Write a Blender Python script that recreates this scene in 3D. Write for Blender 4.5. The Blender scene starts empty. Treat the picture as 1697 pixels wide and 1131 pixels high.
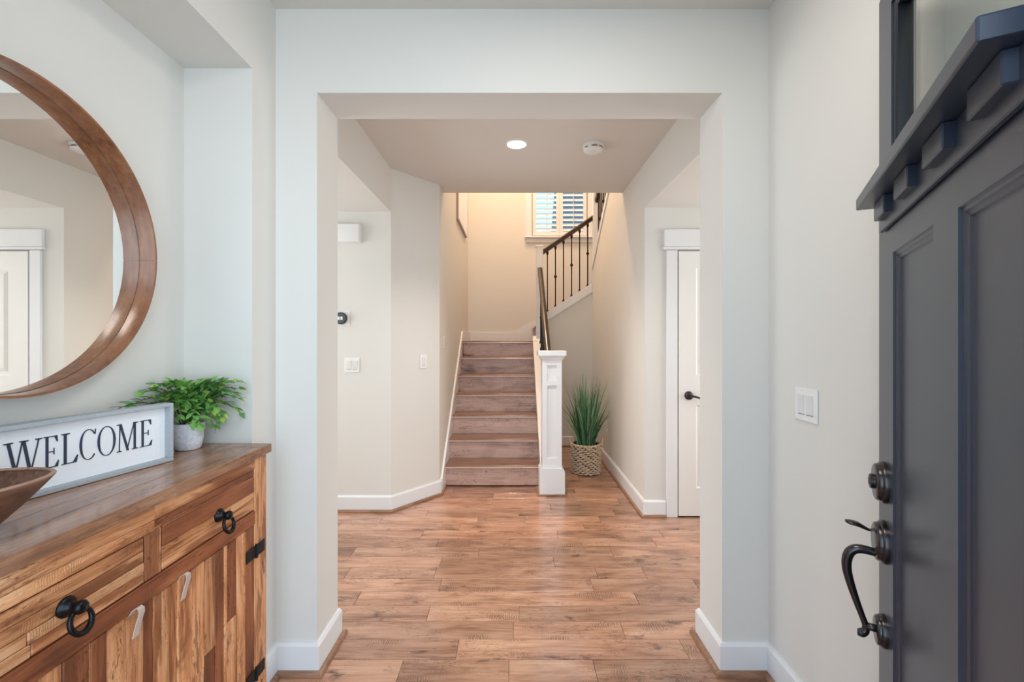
import bpy, bmesh, math, random
from mathutils import Vector, Matrix, Euler
random.seed(7)
C = bpy.context.scene
COL = C.collection
PI = math.pi
def lin(r, g, b):
    f = lambda c: (c/255/12.92) if c/255 <= .04045 else ((c/255+.055)/1.055)**2.4
    return (f(r), f(g), f(b), 1)

# ------------------------------------------------------------------ camera
EYE = 1.335
cam_d = bpy.data.cameras.new('camera'); cam = bpy.data.objects.new('camera', cam_d); COL.objects.link(cam)
cam.location = (0, 0, EYE); cam.rotation_euler = (PI/2, 0, 0)
cam_d.sensor_width = 36; cam_d.lens = 36*750/1697
cam_d.shift_x = -1.5/1697; cam_d.shift_y = -3.5/1697
cam_d.clip_start = .02
C.camera = cam
# ------------------------------------------------------------------ world, lights, exposure
w = bpy.data.worlds.new('sky'); C.world = w; w.use_nodes = True
nt = w.node_tree; bg = nt.nodes['Background']
tc = nt.nodes.new('ShaderNodeTexCoord'); sep = nt.nodes.new('ShaderNodeSeparateXYZ'); rp = nt.nodes.new('ShaderNodeValToRGB')
nt.links.new(tc.outputs['Generated'], sep.inputs[0]); nt.links.new(sep.outputs['Z'], rp.inputs[0]); nt.links.new(rp.outputs[0], bg.inputs['Color'])
rp.color_ramp.elements[0].color = (.56, .79, 1, 1); rp.color_ramp.elements[1].color = (.32, .60, 1, 1)
bg.inputs['Strength'].default_value = 1.5

def area(name, loc, rot, sx, sy, power, col):
    l = bpy.data.lights.new(name, 'AREA'); l.shape = 'RECTANGLE'; l.size = sx; l.size_y = sy
    l.energy = power; l.color = col
    o = bpy.data.objects.new(name, l); COL.objects.link(o); o.location = loc; o.rotation_euler = rot
    return o
DAY = (.86, .94, 1); WARM = (1, .70, .48); SOFT = (1, .92, .84)
area('porch_daylight', (.55, -1.3, 1.6), (PI/2, 0, 0), 3.2, 2.8, 68, DAY)            # open front door, behind the camera
area('left_passage_fill', (-2.95, 2.75, 1.4), (0, -PI/2, 0), 1.6, 1.3, 30, DAY)   # added fill before the closed end wall of the left passage, unseen
area('right_passage_fill', (2.95, 2.7, 1.4), (0, PI/2, 0), 1.6, 1.2, 24, (.95, .97, 1))  # matching fill added in the right passage, out of view
area('upper_hall_lamp', (.0, 5.3, 5.25), (0, 0, 0), .5, .5, 74, WARM)              # lamp on the stairwell ceiling
area('foyer_fill', (.25, .9, 2.64), (0, 0, 0), .5, .5, 9, SOFT)                 # added fill under the foyer ceiling, no fixture, above the frame
sp = bpy.data.lights.new('downlight_beam', 'SPOT'); sp.energy = 82; sp.color = SOFT; sp.spot_size = 2.0; sp.spot_blend = .9; sp.shadow_soft_size = .1
so = bpy.data.objects.new('downlight_beam', sp); COL.objects.link(so); so.location = (.025, 3.065, 2.62)
C.view_settings.view_transform = 'Standard'; C.view_settings.look = 'None'
C.view_settings.gamma = 1; C.view_settings.use_curve_mapping = False
C.view_settings.exposure = 0.05

# ------------------------------------------------------------------ materials
def newmat(name):
    m = bpy.data.materials.new(name); m.use_nodes = True
    return m, m.node_tree.nodes, m.node_tree.links, m.node_tree.nodes['Principled BSDF']
def plain(name, col, rough=.5, metal=0, bump=0, bscale=200, coat=0, var=.0):
    m, N, L, b = newmat(name)
    b.inputs['Base Color'].default_value = col; b.inputs['Roughness'].default_value = rough; b.inputs['Metallic'].default_value = metal
    b.inputs['Coat Weight'].default_value = coat
    t = N.new('ShaderNodeTexCoord'); n = N.new('ShaderNodeTexNoise'); n.inputs['Scale'].default_value = bscale; n.inputs['Detail'].default_value = 3
    L.new(t.outputs['Object'], n.inputs['Vector'])
    if bump:
        bp = N.new('ShaderNodeBump'); bp.inputs['Strength'].default_value = bump; bp.inputs['Distance'].default_value = .002
        L.new(n.outputs['Fac'], bp.inputs['Height']); L.new(bp.outputs[0], b.inputs['Normal'])
    if var:
        h = N.new('ShaderNodeHueSaturation'); h.inputs['Color'].default_value = col
        mr = N.new('ShaderNodeMapRange'); mr.inputs['To Min'].default_value = 1-var; mr.inputs['To Max'].default_value = 1+var
        L.new(n.outputs['Fac'], mr.inputs['Value']); L.new(mr.outputs[0], h.inputs['Value']); L.new(h.outputs[0], b.inputs['Base Color'])
    return m
def wood(name, cols, axis='X', stretch=9, scale=5, rough=.35, coat=0, vary=.25, knots=0, saw=0, bump=.25, streak=.5,
         dk=.6, heart=0, fine=2.4, knot_p=.55, sawcol=.3, scrape=0, contrast=.16):
    """plank wood: cols = (dark, mid, light); grain runs along axis; each object gets its own offset and tone"""
    m, N, L, b = newmat(name)
    t = N.new('ShaderNodeTexCoord'); oi = N.new('ShaderNodeObjectInfo')
    mul = N.new('ShaderNodeVectorMath'); mul.operation = 'SCALE'; mul.inputs[0].default_value = (37.1, 91.7, 53.3)
    L.new(oi.outputs['Random'], mul.inputs['Scale'])
    add = N.new('ShaderNodeVectorMath'); L.new(t.outputs['Object'], add.inputs[0]); L.new(mul.outputs[0], add.inputs[1])
    def mapped(s_long, s_cross):
        mp = N.new('ShaderNodeMapping'); s = [s_cross]*3; s['XYZ'.index(axis)] = s_long
        mp.inputs['Scale'].default_value = s; L.new(add.outputs[0], mp.inputs['Vector']); return mp
    def noise(mp, sc, det, dist=0, rgh=.6):
        n = N.new('ShaderNodeTexNoise'); n.inputs['Scale'].default_value = sc; n.inputs['Detail'].default_value = det
        n.inputs['Distortion'].default_value = dist; n.inputs['Roughness'].default_value = rgh
        L.new(mp.outputs[0], n.inputs['Vector']); return n
    def math_(op, a, b2):
        q = N.new('ShaderNodeMath'); q.operation = op
        for i, v in enumerate((a, b2)):
            if isinstance(v, (int, float)): q.inputs[i].default_value = v
            else: L.new(v, q.inputs[i])
        return q.outputs[0]
    def mrange(v, a, b2, c=0, d=1):
        q = N.new('ShaderNodeMapRange'); q.inputs['From Min'].default_value = a; q.inputs['From Max'].default_value = b2
        q.inputs['To Min'].default_value = c; q.inputs['To Max'].default_value = d; L.new(v, q.inputs['Value']); return q.outputs[0]
    mp1 = mapped(1, stretch)
    n1 = noise(mp1, scale*.35, 5, 1.3)
    n2 = noise(mapped(1, stretch*3.5), scale, 4, .4, .7)
    mixf = N.new('ShaderNodeMix'); mixf.data_type = 'FLOAT'; mixf.inputs[0].default_value = streak
    L.new(n1.outputs['Fac'], mixf.inputs[2]); L.new(n2.outputs['Fac'], mixf.inputs[3])
    rp = N.new('ShaderNodeValToRGB'); e = rp.color_ramp.elements
    e[0].position = .5-contrast; e[0].color = cols[0]; e[1].position = .5+contrast; e[1].color = cols[2]
    k = e.new(.49); k.color = cols[1]
    L.new(mixf.outputs[0], rp.inputs[0])
    col = rp.outputs[0]
    dark = lambda f: tuple(c*f for c in cols[0][:3])+(1,)
    def darken(col, fac, dc):
        mx = N.new('ShaderNodeMix'); mx.data_type = 'RGBA'; L.new(fac, mx.inputs[0]); L.new(col, mx.inputs[6]); mx.inputs[7].default_value = dc
        return mx.outputs[2]
    if heart:   # darker heartwood with a ragged border
        nh = noise(mapped(.5, 3.2), 3.1, 4, 1.1)
        col = darken(col, mrange(nh.outputs['Fac'], .555, .595, 0, heart), dark(.95))
    if knots:
        v = N.new('ShaderNodeTexVoronoi'); v.inputs['Scale'].default_value = knots
        mpk = mapped(1, 2.2); nk = noise(mpk, 9, 4, 0); av = N.new('ShaderNodeVectorMath'); av.operation = 'MULTIPLY_ADD'
        L.new(nk.outputs['Color'], av.inputs[0]); av.inputs[1].default_value = (.3, .3, .3); L.new(mpk.outputs[0], av.inputs[2])
        L.new(av.outputs[0], v.inputs['Vector'])
        sx = N.new('ShaderNodeSeparateXYZ'); L.new(v.outputs['Color'], sx.inputs[0])
        gt = math_('GREATER_THAN', sx.outputs[0], knot_p)
        col = darken(col, math_('MULTIPLY', gt, mrange(v.outputs['Distance'], .05, .26, .85, 0)), dark(.42))
        # fine dark mineral streaks and checks, in patches
        n3 = noise(mapped(1.6, stretch*1.5), scale*fine, 6, 2.2, .72)
        n4 = noise(mapped(1, 2.5), 3.2, 2)
        f = math_('MULTIPLY', mrange(n3.outputs['Fac'], .545, .605), mrange(n4.outputs['Fac'], .45, .62, 0, dk))
        col = darken(col, f, dark(.55))
    h = mixf.outputs[0]
    if saw:
        wv = N.new('ShaderNodeTexWave'); wv.bands_direction = axis; wv.inputs['Scale'].default_value = saw; wv.inputs['Distortion'].default_value = 7; wv.inputs['Detail Scale'].default_value = 1.6
        L.new(add.outputs[0], wv.inputs['Vector'])
        pn = noise(mapped(1, 2), 4, 2)
        ma = math_('MULTIPLY', wv.outputs['Fac'], mrange(pn.outputs['Fac'], .54, .66))
        col = darken(col, math_('MULTIPLY', ma, sawcol), dark(.7))
        h = math_('SUBTRACT', h, math_('MULTIPLY', ma, .6))
    hs = N.new('ShaderNodeHueSaturation'); L.new(mrange(oi.outputs['Random'], 0, 1, 1-vary, 1+vary), hs.inputs['Value']); L.new(col, hs.inputs['Color'])
    L.new(hs.outputs[0], b.inputs['Base Color'])
    if scrape:  # hand-scraped undulation
        ns = noise(mapped(1, 2.6), 5, 2); h = math_('ADD', h, math_('MULTIPLY', ns.outputs['Fac'], scrape))
    bp = N.new('ShaderNodeBump'); bp.inputs['Strength'].default_value = bump; bp.inputs['Distance'].default_value = .002
    L.new(h, bp.inputs['Height']); L.new(bp.outputs[0], b.inputs['Normal'])
    b.inputs['Roughness'].default_value = rough; b.inputs['Coat Weight'].default_value = coat; b.inputs['Coat Roughness'].default_value = .12
    return m

M = {}
M['wall'] = plain('wall_paint', lin(227, 225, 219), .75, bump=.05, bscale=350)
M['ceil'] = plain('ceiling_paint', lin(224, 219, 212), .85, bump=.06, bscale=300)
M['trim'] = plain('trim_paint', lin(235, 236, 237), .35)
M['wdoor'] = plain('white_door_paint', lin(238, 237, 233), .4)
M['floor'] = wood('floor_hickory', (lin(118, 80, 61), lin(176, 130, 104), lin(208, 166, 138)), 'X', 5, 4.5, .19, .55, .2, knots=4.5, saw=30, bump=.2, streak=.4, dk=.9, knot_p=.45, sawcol=.8, scrape=1.6, contrast=.17)
M['shoe'] = wood('shoe_wood', (lin(112, 78, 58), lin(148, 110, 86), lin(172, 134, 108)), 'X', 5, 6, .35, .1, .05)
M['tread'] = wood('tread_wood', (lin(98, 68, 54), lin(132, 96, 80), lin(158, 120, 102)), 'X', 9, 5, .22, .4, .06)
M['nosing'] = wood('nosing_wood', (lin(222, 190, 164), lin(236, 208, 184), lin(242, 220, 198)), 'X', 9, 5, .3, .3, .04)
M['riser'] = wood('riser_wood', (lin(132, 98, 86), lin(204, 168, 152), lin(226, 196, 180)), 'X', 4, 5, .4, .1, .08, knots=2.5, bump=.3, streak=.4, dk=1.0, knot_p=.6, contrast=.2, fine=2.6)
for ax in 'XYZ':
    M['rust'+ax] = wood('reclaimed_wood_'+ax, (lin(136, 74, 40), lin(216, 150, 100), lin(240, 188, 142)), ax, 5, 5, .42, .1, .16, knots=6, saw=60, bump=.6, streak=.4, dk=.95, heart=.75, sawcol=.3, contrast=.13)
    M['rustd'+ax] = wood('reclaimed_dark_wood_'+ax, (lin(74, 36, 18), lin(138, 76, 44), lin(176, 108, 68)), ax, 5, 5, .4, .12, .15, knots=6, saw=60, bump=.6, streak=.35, dk=.9, heart=.4, sawcol=.5)
M['topw'] = wood('console_top_wood', (lin(104, 68, 48), lin(166, 120, 90), lin(198, 156, 124)), 'Y', 6, 4.5, .27, .35, .14, knots=3.5, bump=.3, streak=.35, dk=.9, heart=.35)
M['mirw'] = wood('mirror_bentwood', (lin(104, 62, 40), lin(142, 90, 58), lin(168, 114, 78)), 'Z', 2.5, 6, .3, .3, .04, bump=.1)
M['bowl'] = wood('dough_bowl_wood', (lin(58, 36, 26), lin(104, 70, 54), lin(140, 100, 80)), 'Y', 4, 8, .36, .2, .0, knots=4, bump=.4)
M['bowlrim'] = wood('bowl_rim_wood', (lin(130, 96, 76), lin(166, 128, 104), lin(188, 152, 128)), 'Y', 4, 8, .4, .1, 0)
M['iron'] = plain('black_iron', lin(24, 24, 26), .3, .6)
M['hinge'] = plain('hinge_iron', lin(34, 33, 34), .5, .5, bump=.2)
M['bronze'] = plain('dark_bronze', lin(78, 74, 74), .24, .9)
M['door'] = plain('charcoal_door_paint', lin(54, 61, 75), .32, coat=0, bump=.03, bscale=120)
M['door'].node_tree.nodes['Principled BSDF'].inputs['Specular IOR Level'].default_value = .5
M['gasket'] = plain('black_glazing_bead', lin(26, 30, 36), .3)
M['rail'] = plain('espresso_rail', lin(52, 34, 25), .28, coat=.2, bump=.04, var=.15, bscale=30)
M['balus'] = plain('black_baluster', lin(26, 22, 21), .42, .4)
M['plate'] = plain('white_plastic', lin(240, 240, 238), .3)
M['plate2'] = plain('white_plastic_rocker', lin(229, 229, 227), .3)
M['slot'] = plain('dark_slot', lin(110, 90, 60), .5)
M['dark'] = plain('dark_gap', lin(30, 28, 27), .6)
M['dial'] = plain('dial_glass', lin(70, 84, 96), .08, 0, coat=.5)
M['signw'] = plain('sign_board', lin(248, 250, 252), .55, bump=.1, bscale=90, var=.04)
M['signf'] = plain('sign_frame', lin(178, 186, 190), .65, bump=.5, bscale=120, var=.14)
M['letter'] = plain('navy_letter', lin(48, 58, 76), .55)
M['pot'] = plain('whitewashed_pot', lin(226, 228, 232), .7, bump=.6, bscale=90, var=.3)
M['soil'] = plain('soil', lin(50, 40, 32), .9, bump=.6)
M['leaf'] = []
for i, c in enumerate([(92, 146, 88), (124, 178, 88), (178, 208, 98), (70, 122, 88)]):
    M['leaf'].append(plain('leaf_%d' % i, lin(*c), .45, var=.2, bscale=60))
M['stem'] = plain('stem', lin(70, 98, 60), .5)
for k_, c_ in (('blade', (88, 136, 92)), ('bladed', (48, 86, 58)), ('bladel', (150, 184, 138))): M[k_] = plain('grass_'+k_, lin(*c_), .38, var=.3, bscale=20)
M['basket'] = plain('seagrass_weave', lin(222, 198, 170), .7, bump=.6, bscale=60, var=.4)
M['basket_core'] = plain('basket_core', lin(74, 52, 36), .8)
M['tag'] = plain('felt_tag', lin(206, 186, 172), .9, bump=.4, bscale=300)
M['canvas'] = plain('canvas_print', lin(250, 250, 250), .7, var=.03, bscale=9)
M['pframe'] = plain('picture_frame_edge', lin(176, 160, 152), .5)
M['siding'] = plain('house_siding', lin(150, 152, 152), .7)
M['roofing'] = plain('house_roof', lin(110, 112, 116), .8, bump=.4)
M['porch'] = plain('porch_concrete', lin(160, 158, 154), .8, bump=.3, bscale=40)
m, N, L, b = newmat('mirror_glass'); b.inputs['Metallic'].default_value = 1; b.inputs['Roughness'].default_value = 0.0; b.inputs['Base Color'].default_value = (.93, .95, .94, 1); M['mirror'] = m
m, N, L, b = newmat('clear_glass'); N.remove(b); g = N.new('ShaderNodeBsdfGlossy'); g.inputs['Roughness'].default_value = 0
tr = N.new('ShaderNodeBsdfTransparent'); tr.inputs['Color'].default_value = (.97, 1, .97, 1); 
ge = N.new('ShaderNodeNewGeometry'); dt_ = N.new('ShaderNodeVectorMath'); dt_.operation = 'DOT_PRODUCT'; L.new(ge.outputs['Normal'], dt_.inputs[0]); L.new(ge.outputs['Incoming'], dt_.inputs[1])
def _m(op, a, c):
    q = N.new('ShaderNodeMath'); q.operation = op
    for i, v in enumerate((a, c)):
        if v is None: continue
        if isinstance(v, (int, float)): q.inputs[i].default_value = v
        else: L.new(v, q.inputs[i])
    return q.outputs[0]
schlick = _m('ADD', .04, _m('MULTIPLY', .8, _m('POWER', _m('SUBTRACT', 1.0, _m('ABSOLUTE', dt_.outputs['Value'], None)), 5.0)))
mx = N.new('ShaderNodeMixShader'); L.new(schlick, mx.inputs[0]); L.new(tr.outputs[0], mx.inputs[1]); L.new(g.outputs[0], mx.inputs[2])
L.new(mx.outputs[0], N['Material Output'].inputs['Surface']); M['glass'] = m
m, N, L, b = newmat('lamp_lens'); b.inputs['Emission Color'].default_value = (1, .95, .86, 1); b.inputs['Emission Strength'].default_value = 6; M['lens'] = m

# ------------------------------------------------------------------ mesh helpers
def BM(): return bmesh.new()
def quadgrid(bm, rows, close_u=False, close_v=False):
    vs = [[bm.verts.new(p) for p in r] for r in rows]
    n, k = len(vs), len(vs[0])
    for i in range(n if close_v else n-1):
        for j in range(k if close_u else k-1):
            try: bm.faces.new((vs[i][j], vs[i][(j+1) % k], vs[(i+1) % n][(j+1) % k], vs[(i+1) % n][j]))
            except ValueError: pass
    return vs
def box(bm, x0, x1, y0, y1, z0, z1, bev=0, seg=1):
    v = [bm.verts.new(p) for p in [(x0,y0,z0),(x1,y0,z0),(x1,y1,z0),(x0,y1,z0),(x0,y0,z1),(x1,y0,z1),(x1,y1,z1),(x0,y1,z1)]]
    fs = [bm.faces.new([v[i] for i in f]) for f in [(3,2,1,0),(4,5,6,7),(0,1,5,4),(1,2,6,5),(2,3,7,6),(3,0,4,7)]]
    if bev:
        es = list({e for f in fs for e in f.edges})
        bmesh.ops.bevel(bm, geom=es, offset=bev, segments=seg, affect='EDGES', profile=.5)
    return bm
def prism(bm, poly, axis, a0, a1):
    """poly: 2-D outline; axis 'X' -> (y,z), 'Y' -> (x,z), 'Z' -> (x,y); extruded from a0 to a1"""
    def P(p, a):
        return {'X': (a, p[0], p[1]), 'Y': (p[0], a, p[1]), 'Z': (p[0], p[1], a)}[axis]
    A = [bm.verts.new(P(p, a0)) for p in poly]; B = [bm.verts.new(P(p, a1)) for p in poly]
    bm.faces.new(A); bm.faces.new(B[::-1])
    n = len(poly)
    for i in range(n): bm.faces.new((A[i], B[i], B[(i+1) % n], A[(i+1) % n]))
    return bm
def tube(bm, pts, rad, sides=8, caps=True, flat=1.0):
    pts = [Vector(p) for p in pts]; n = len(pts)
    rads = rad if isinstance(rad, (list, tuple)) else [rad]*n
    rows = []; up = None
    for i, p in enumerate(pts):
        d = (pts[min(i+1, n-1)]-pts[max(i-1, 0)]).normalized()
        if up is None:
            up = Vector((0, 0, 1)) if abs(d.z) < .9 else Vector((1, 0, 0))
        s = d.cross(up).normalized(); up = s.cross(d).normalized()
        rows.append([p+s*(math.cos(2*PI*k/sides)*rads[i])+up*(math.sin(2*PI*k/sides)*rads[i]*flat) for k in range(sides)])
    vs = quadgrid(bm, rows, close_u=True)
    if caps:
        bm.faces.new(vs[0][::-1]); bm.faces.new(vs[-1])
    return bm
def lathe(bm, prof, c=(0, 0, 0), axis='Z', seg=32, cap=True):
    """prof: list of (radius, height along the axis)"""
    rows = []
    for r, h in prof:
        row = []
        for k in range(seg):
            a = 2*PI*k/seg; u, v = r*math.cos(a), r*math.sin(a)
            q = {'Z': (u, v, h), 'X': (h, u, v), 'Y': (u, h, v)}[axis]
            row.append((c[0]+q[0], c[1]+q[1], c[2]+q[2]))
        rows.append(row)
    vs = quadgrid(bm, rows, close_u=True)
    if cap:
        for r in (vs[0], vs[-1]):
            try: bm.faces.new(r)
            except ValueError: pass
    return bm
ORG = {}
def spline(pts, rads, n=4):
    P = [Vector(p) for p in pts]; out, ro = [], []
    for i in range(len(P)-1):
        p0, p1, p2, p3 = P[max(i-1, 0)], P[i], P[i+1], P[min(i+2, len(P)-1)]
        for k in range(n):
            t = k/n; out.append(.5*((2*p1)+(p2-p0)*t+(2*p0-5*p1+4*p2-p3)*t*t+(3*p1-p0-3*p2+p3)*t**3)); ro.append(rads[i]*(1-t)+rads[i+1]*t)
    out.append(P[-1]); ro.append(rads[-1]); return out, ro
def mk(name, bm, mat, parent=None, smooth=False, kind=None, label=None, cat=None, group=None, local=False):
    bmesh.ops.recalc_face_normals(bm, faces=bm.faces)
    me = bpy.data.meshes.new(name)
    org = Vector((0, 0, 0))
    if parent is not None:
        org = ORG.get(parent.name, Vector((0, 0, 0)))
        if not local: bmesh.ops.translate(bm, verts=bm.verts, vec=-org)
    bm.to_mesh(me); bm.free()
    if smooth:
        me.polygons.foreach_set('use_smooth', [True]*len(me.polygons))
        if smooth == 'auto':
            try: me.set_sharp_from_angle(angle=.7)
            except Exception: pass
    me.materials.append(mat if not isinstance(mat, str) else M[mat])
    o = bpy.data.objects.new(name, me); COL.objects.link(o)
    if parent is not None:
        o.parent = parent
    ORG[o.name] = org
    tag(o, label, cat, group, kind)
    return o
def tag(o, label=None, cat=None, group=None, kind=None):
    if label: o['label'] = label
    if cat: o['category'] = cat
    if group: o['group'] = group
    if kind: o['kind'] = kind
def thing(name, loc, label, cat, group=None, rz=0, kind=None):
    o = bpy.data.objects.new(name, None); COL.objects.link(o); o.location = loc; o.rotation_euler = (0, 0, rz)
    o.empty_display_size = .1
    ORG[o.name] = Vector(loc); tag(o, label, cat, group, kind)
    return o
def bx(name, a, mat, parent=None, bev=0, seg=1, **k):
    return mk(name, box(BM(), *a, bev=bev, seg=seg), mat, parent, **k)
S = 'structure'

# ------------------------------------------------------------------ dimensions
D1, D2 = 1.81, 2.025          # archway wall, front and back face
XL, XR = -.948, 1.022         # foyer side walls
OL, OR = -.784, .837          # archway jambs
ZS, ZC = 2.32, 2.655          # soffits, ceiling
YL, YR = 3.5, 3.4             # hall cross walls, left and right
AX, BX, BY = -.943, -.63, 3.88  # angled wall ends
XH = .99                      # hall right wall
YT = 4.09                     # where the hall ceiling stops
YF = 6.4                      # stairwell far wall
YU = 5.63                     # wall under the second flight
NB = -1.196                   # back of the niche
TOPZ = 5.3

# ------------------------------------------------------------------ setting
bx('wall_left', (-1.35, NB, .2, 1.646, 0, ZS), 'wall', kind=S, label='off-white back wall of the shallow niche holding the round mirror')
bx('wall_left_pier', (-1.35, XL, 1.646, D1, 0, ZC), 'wall', kind=S, label='narrow wall strip between the niche and the archway wall')
bm = BM(); box(bm, -1.35, XL, .2, 1.646, ZS, ZC); box(bm, NB, XL, .2, .5, 0, ZS)
mk('wall_left_upper', bm, 'wall', kind=S, label='dropped wall over the niche')
bm = BM()
prism(bm, [(-3, 0), (OL, 0), (OL, ZS), (OR, ZS), (OR, 0), (3, 0), (3, ZC), (-3, ZC)], 'Y', D1, D2)
mk('wall_archway', bm, 'wall', kind=S, label='off-white wall with the wide square archway into the hall')
bx('wall_right', (XR, XR+.12, .2, D1, 0, ZC), 'wall', kind=S, label='off-white foyer wall behind the open front door')
bm = BM()
box(bm, -1.35, -.97, .2, .33, 0, ZC); box(bm, .5, XR+.12, .2, .33, 0, ZC); box(bm, -.97, .5, .2, .33, 2.47, ZC)  # unseen opening, made wider than the door to let in more daylight
mk('wall_front', bm, 'wall', kind=S)
bm = BM(); box(bm, -3, -.945, D2, YL, ZS, ZC)
mk('wall_bulkhead_left', bm, 'wall', kind=S, label='dropped bulkhead over the left passage')
bm = BM(); box(bm, XH, 3, D2, YR, ZS, ZC)
mk('wall_bulkhead_right', bm, 'wall', kind=S, label='dropped bulkhead over the right passage')
bm = BM()
prism(bm, [(-3, YL), (AX, YL), (BX, BY), (BX, YT+.1), (BX-.14, YT+.1), (BX-.14, BY+.1), (AX-.05, YL+.12), (-3, YL+.12)], 'Z', 0, ZC)
mk('wall_hall_left', bm, 'wall', kind=S, label='hall wall that turns at an angle towards the stairs')
bm = BM()
prism(bm, [(YT+.1, 0), (YF, 0), (YF, TOPZ), (YT, TOPZ), (YT, ZC), (YT+.1, ZC)], 'X', BX-.14, BX)
mk('wall_stair_left', bm, 'wall', kind=S, label='stairwell wall left of the lower flight')
WX0, WX1, WZ0, WZ1 = .265, 1.06, 2.78, 4.05
bm = BM()
box(bm, BX-.14, WX0, YF, YF+.14, 0, TOPZ); box(bm, WX1, 2.1, YF, YF+.14, 0, TOPZ); box(bm, WX0, WX1, YF, YF+.14, 0, WZ0); box(bm, WX0, WX1, YF, YF+.14, WZ1, TOPZ)
mk('wall_stair_far', bm, 'wall', kind=S, label='peach-lit stairwell wall with the shuttered window')
bm = BM()
prism(bm, [(YR, 0), (YU+.02, 0), (YU+.02, 2.19), (YT, 3.265), (YT, ZC), (YR, ZC)], 'X', XH, XH+.1)
mk('wall_hall_right', bm, 'wall', kind=S, label='hall wall beside the basket of grass, its top cut along the upper flight')
bx('wall_hall_door', (XH+.1, 3, YR, YR+.1, 0, ZC), 'wall', kind=S, label='short wall around the white closet door')
bx('wall_passage_left', (-3.1, -3, D2, YL, 0, ZC), 'wall', kind=S)
bx('wall_passage_right', (3, 3.1, D2, YR, 0, ZC), 'wall', kind=S)
bm = BM(); box(bm, 1.95, 2.1, YT, YF, 0, TOPZ); mk('wall_stair_right', bm, 'wall', kind=S)
bm = BM(); box(bm, BX-.14, 2.1, YT-.1, YT, ZC+.18, TOPZ); mk('wall_stair_near', bm, 'wall', kind=S)
bx('ceiling_stairwell', (BX-.14, 2.1, YT-.1, YF+.14, TOPZ, TOPZ+.1), 'ceil', kind=S)
bm = BM(); box(bm, -3, 3, D2, YL, ZC, ZC+.18); box(bm, -1.05, 2.1, YL, YT, ZC, ZC+.18)
mk('ceiling', bm, 'ceil', kind=S, label='beige-lit hall ceiling with one downlight and a smoke alarm')
bx('ceiling_foyer', (-1.35, XR+.12, .2, D1, ZC, ZC+.18), 'ceil', kind=S)
bx('ground', (-8, 8, -4, .2, -.3, -.12), 'porch', kind=S)

# --- floor with planks
fl = bx('floor', (-3.1, 3.1, .2, YF, -.1, -.013), 'floor', kind=S, label='hand-scraped brown plank floor')
ROWJ = {-1: (-.455, -.016, .332), 0: (-.239, .738), 1: (.003, .504), 2: (-.411, .031), 3: (-.80, .636), 4: (-.394, .4286, .995),
        5: (-.943, -.444, .477, .75), 6: (-.432, .246), 7: (-.214, .62), 8: (-.494, -.024), 9: (-.62, .306), 10: (-.38, .505), 11: (-.26, .089, .643)}
PW = .127; Y0 = 1.8837
def plank_bm(x0, x1, y0, y1, z0, z1, ch):
    bm = BM()
    quadgrid(bm, [[(x0, y0, z0), (x1, y0, z0), (x1, y1, z0), (x0, y1, z0)], [(x0, y0, z1-ch), (x1, y0, z1-ch), (x1, y1, z1-ch), (x0, y1, z1-ch)]], close_u=True)
    a, b2 = [(x0, y0, z1-ch), (x1, y0, z1-ch), (x1, y1, z1-ch), (x0, y1, z1-ch)], [(x0+ch, y0+ch, z1), (x1-ch, y0+ch, z1), (x1-ch, y1-ch, z1), (x0+ch, y1-ch, z1)]
    vs = quadgrid(bm, [a, b2], close_u=True); bm.faces.new(vs[1])
    bmesh.ops.remove_doubles(bm, verts=bm.verts, dist=1e-5)
    return bm
rnd = random.Random(3)
for k in range(-13, 30):
    ya, yb = Y0+PW*(k-1)+PW, Y0+PW*(k+1)
    ya = Y0+PW*(k-0); ya, yb = ya-PW+PW, ya+PW
    if ya < .25 or yb > 5.75: continue
    mid = (ya+yb)/2
    lo, hi = (-1.19, 1.0) if mid < 1.75 else ((-1.9, 1.9) if mid < 3.5 else (-1.0, 1.0))
    if mid > 4.1: lo = .3
    js = ROWJ.get(k)
    if js is None:
        js = []; x = lo-rnd.uniform(0, .9)
        while x < hi:
            js.append(x); x += rnd.choice((.45, .7, .95, 1.2))*rnd.uniform(.85, 1.15)
    xs = [lo]+[j for j in js if lo+.05 < j < hi-.05]+[hi]
    if k in ROWJ and len(xs) > 2 and mid > 2.0:
        if xs[1]-lo > 1.3: xs.insert(1, xs[1]-rnd.uniform(.7, 1.0))
        if hi-xs[-2] > 1.3: xs.insert(-1, xs[-2]+rnd.uniform(.7, 1.0))
    for a, b2 in zip(xs[:-1], xs[1:]):
        bm = plank_bm(a+.0006, b2-.0006, ya+.0005, yb-.0005, -.013, rnd.uniform(-.0006, 0), .0014)
        cx = (a+b2)/2
        bmesh.ops.translate(bm, verts=bm.verts, vec=(-cx, -mid, 0))
        o = mk('floor_plank', bm, 'floor', fl, local=True); o.location = (cx, mid, 0)

# --- baseboards with wood shoe
def sweep(path, prof, close=False):
    """profile (offset to the right of travel, z) swept along an xy path with mitred corners"""
    bm = BM(); rows = []; n = len(path)
    for i, p in enumerate(path):
        p = Vector(p)
        def nrm(a, b2):
            d = (Vector(b2)-Vector(a)).normalized(); return Vector((d.y, -d.x))
        if i == 0: m2 = nrm(path[0], path[1])
        elif i == n-1: m2 = nrm(path[-2], path[-1])
        else:
            n1, n2 = nrm(path[i-1], path[i]), nrm(path[i], path[i+1]); s = (n1+n2); m2 = s/(s.length_squared/2) if s.length > 1e-6 else n1
        rows.append([(p.x+m2.x*o, p.y+m2.y*o, z) for o, z in prof])
    vs = quadgrid(bm, rows, close_u=True); bm.faces.new(vs[0]); bm.faces.new(vs[-1][::-1])
    return bm
BB = [(0, 0), (.015, 0), (.015, .112), (.008, .124), (0, .124)]
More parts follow.
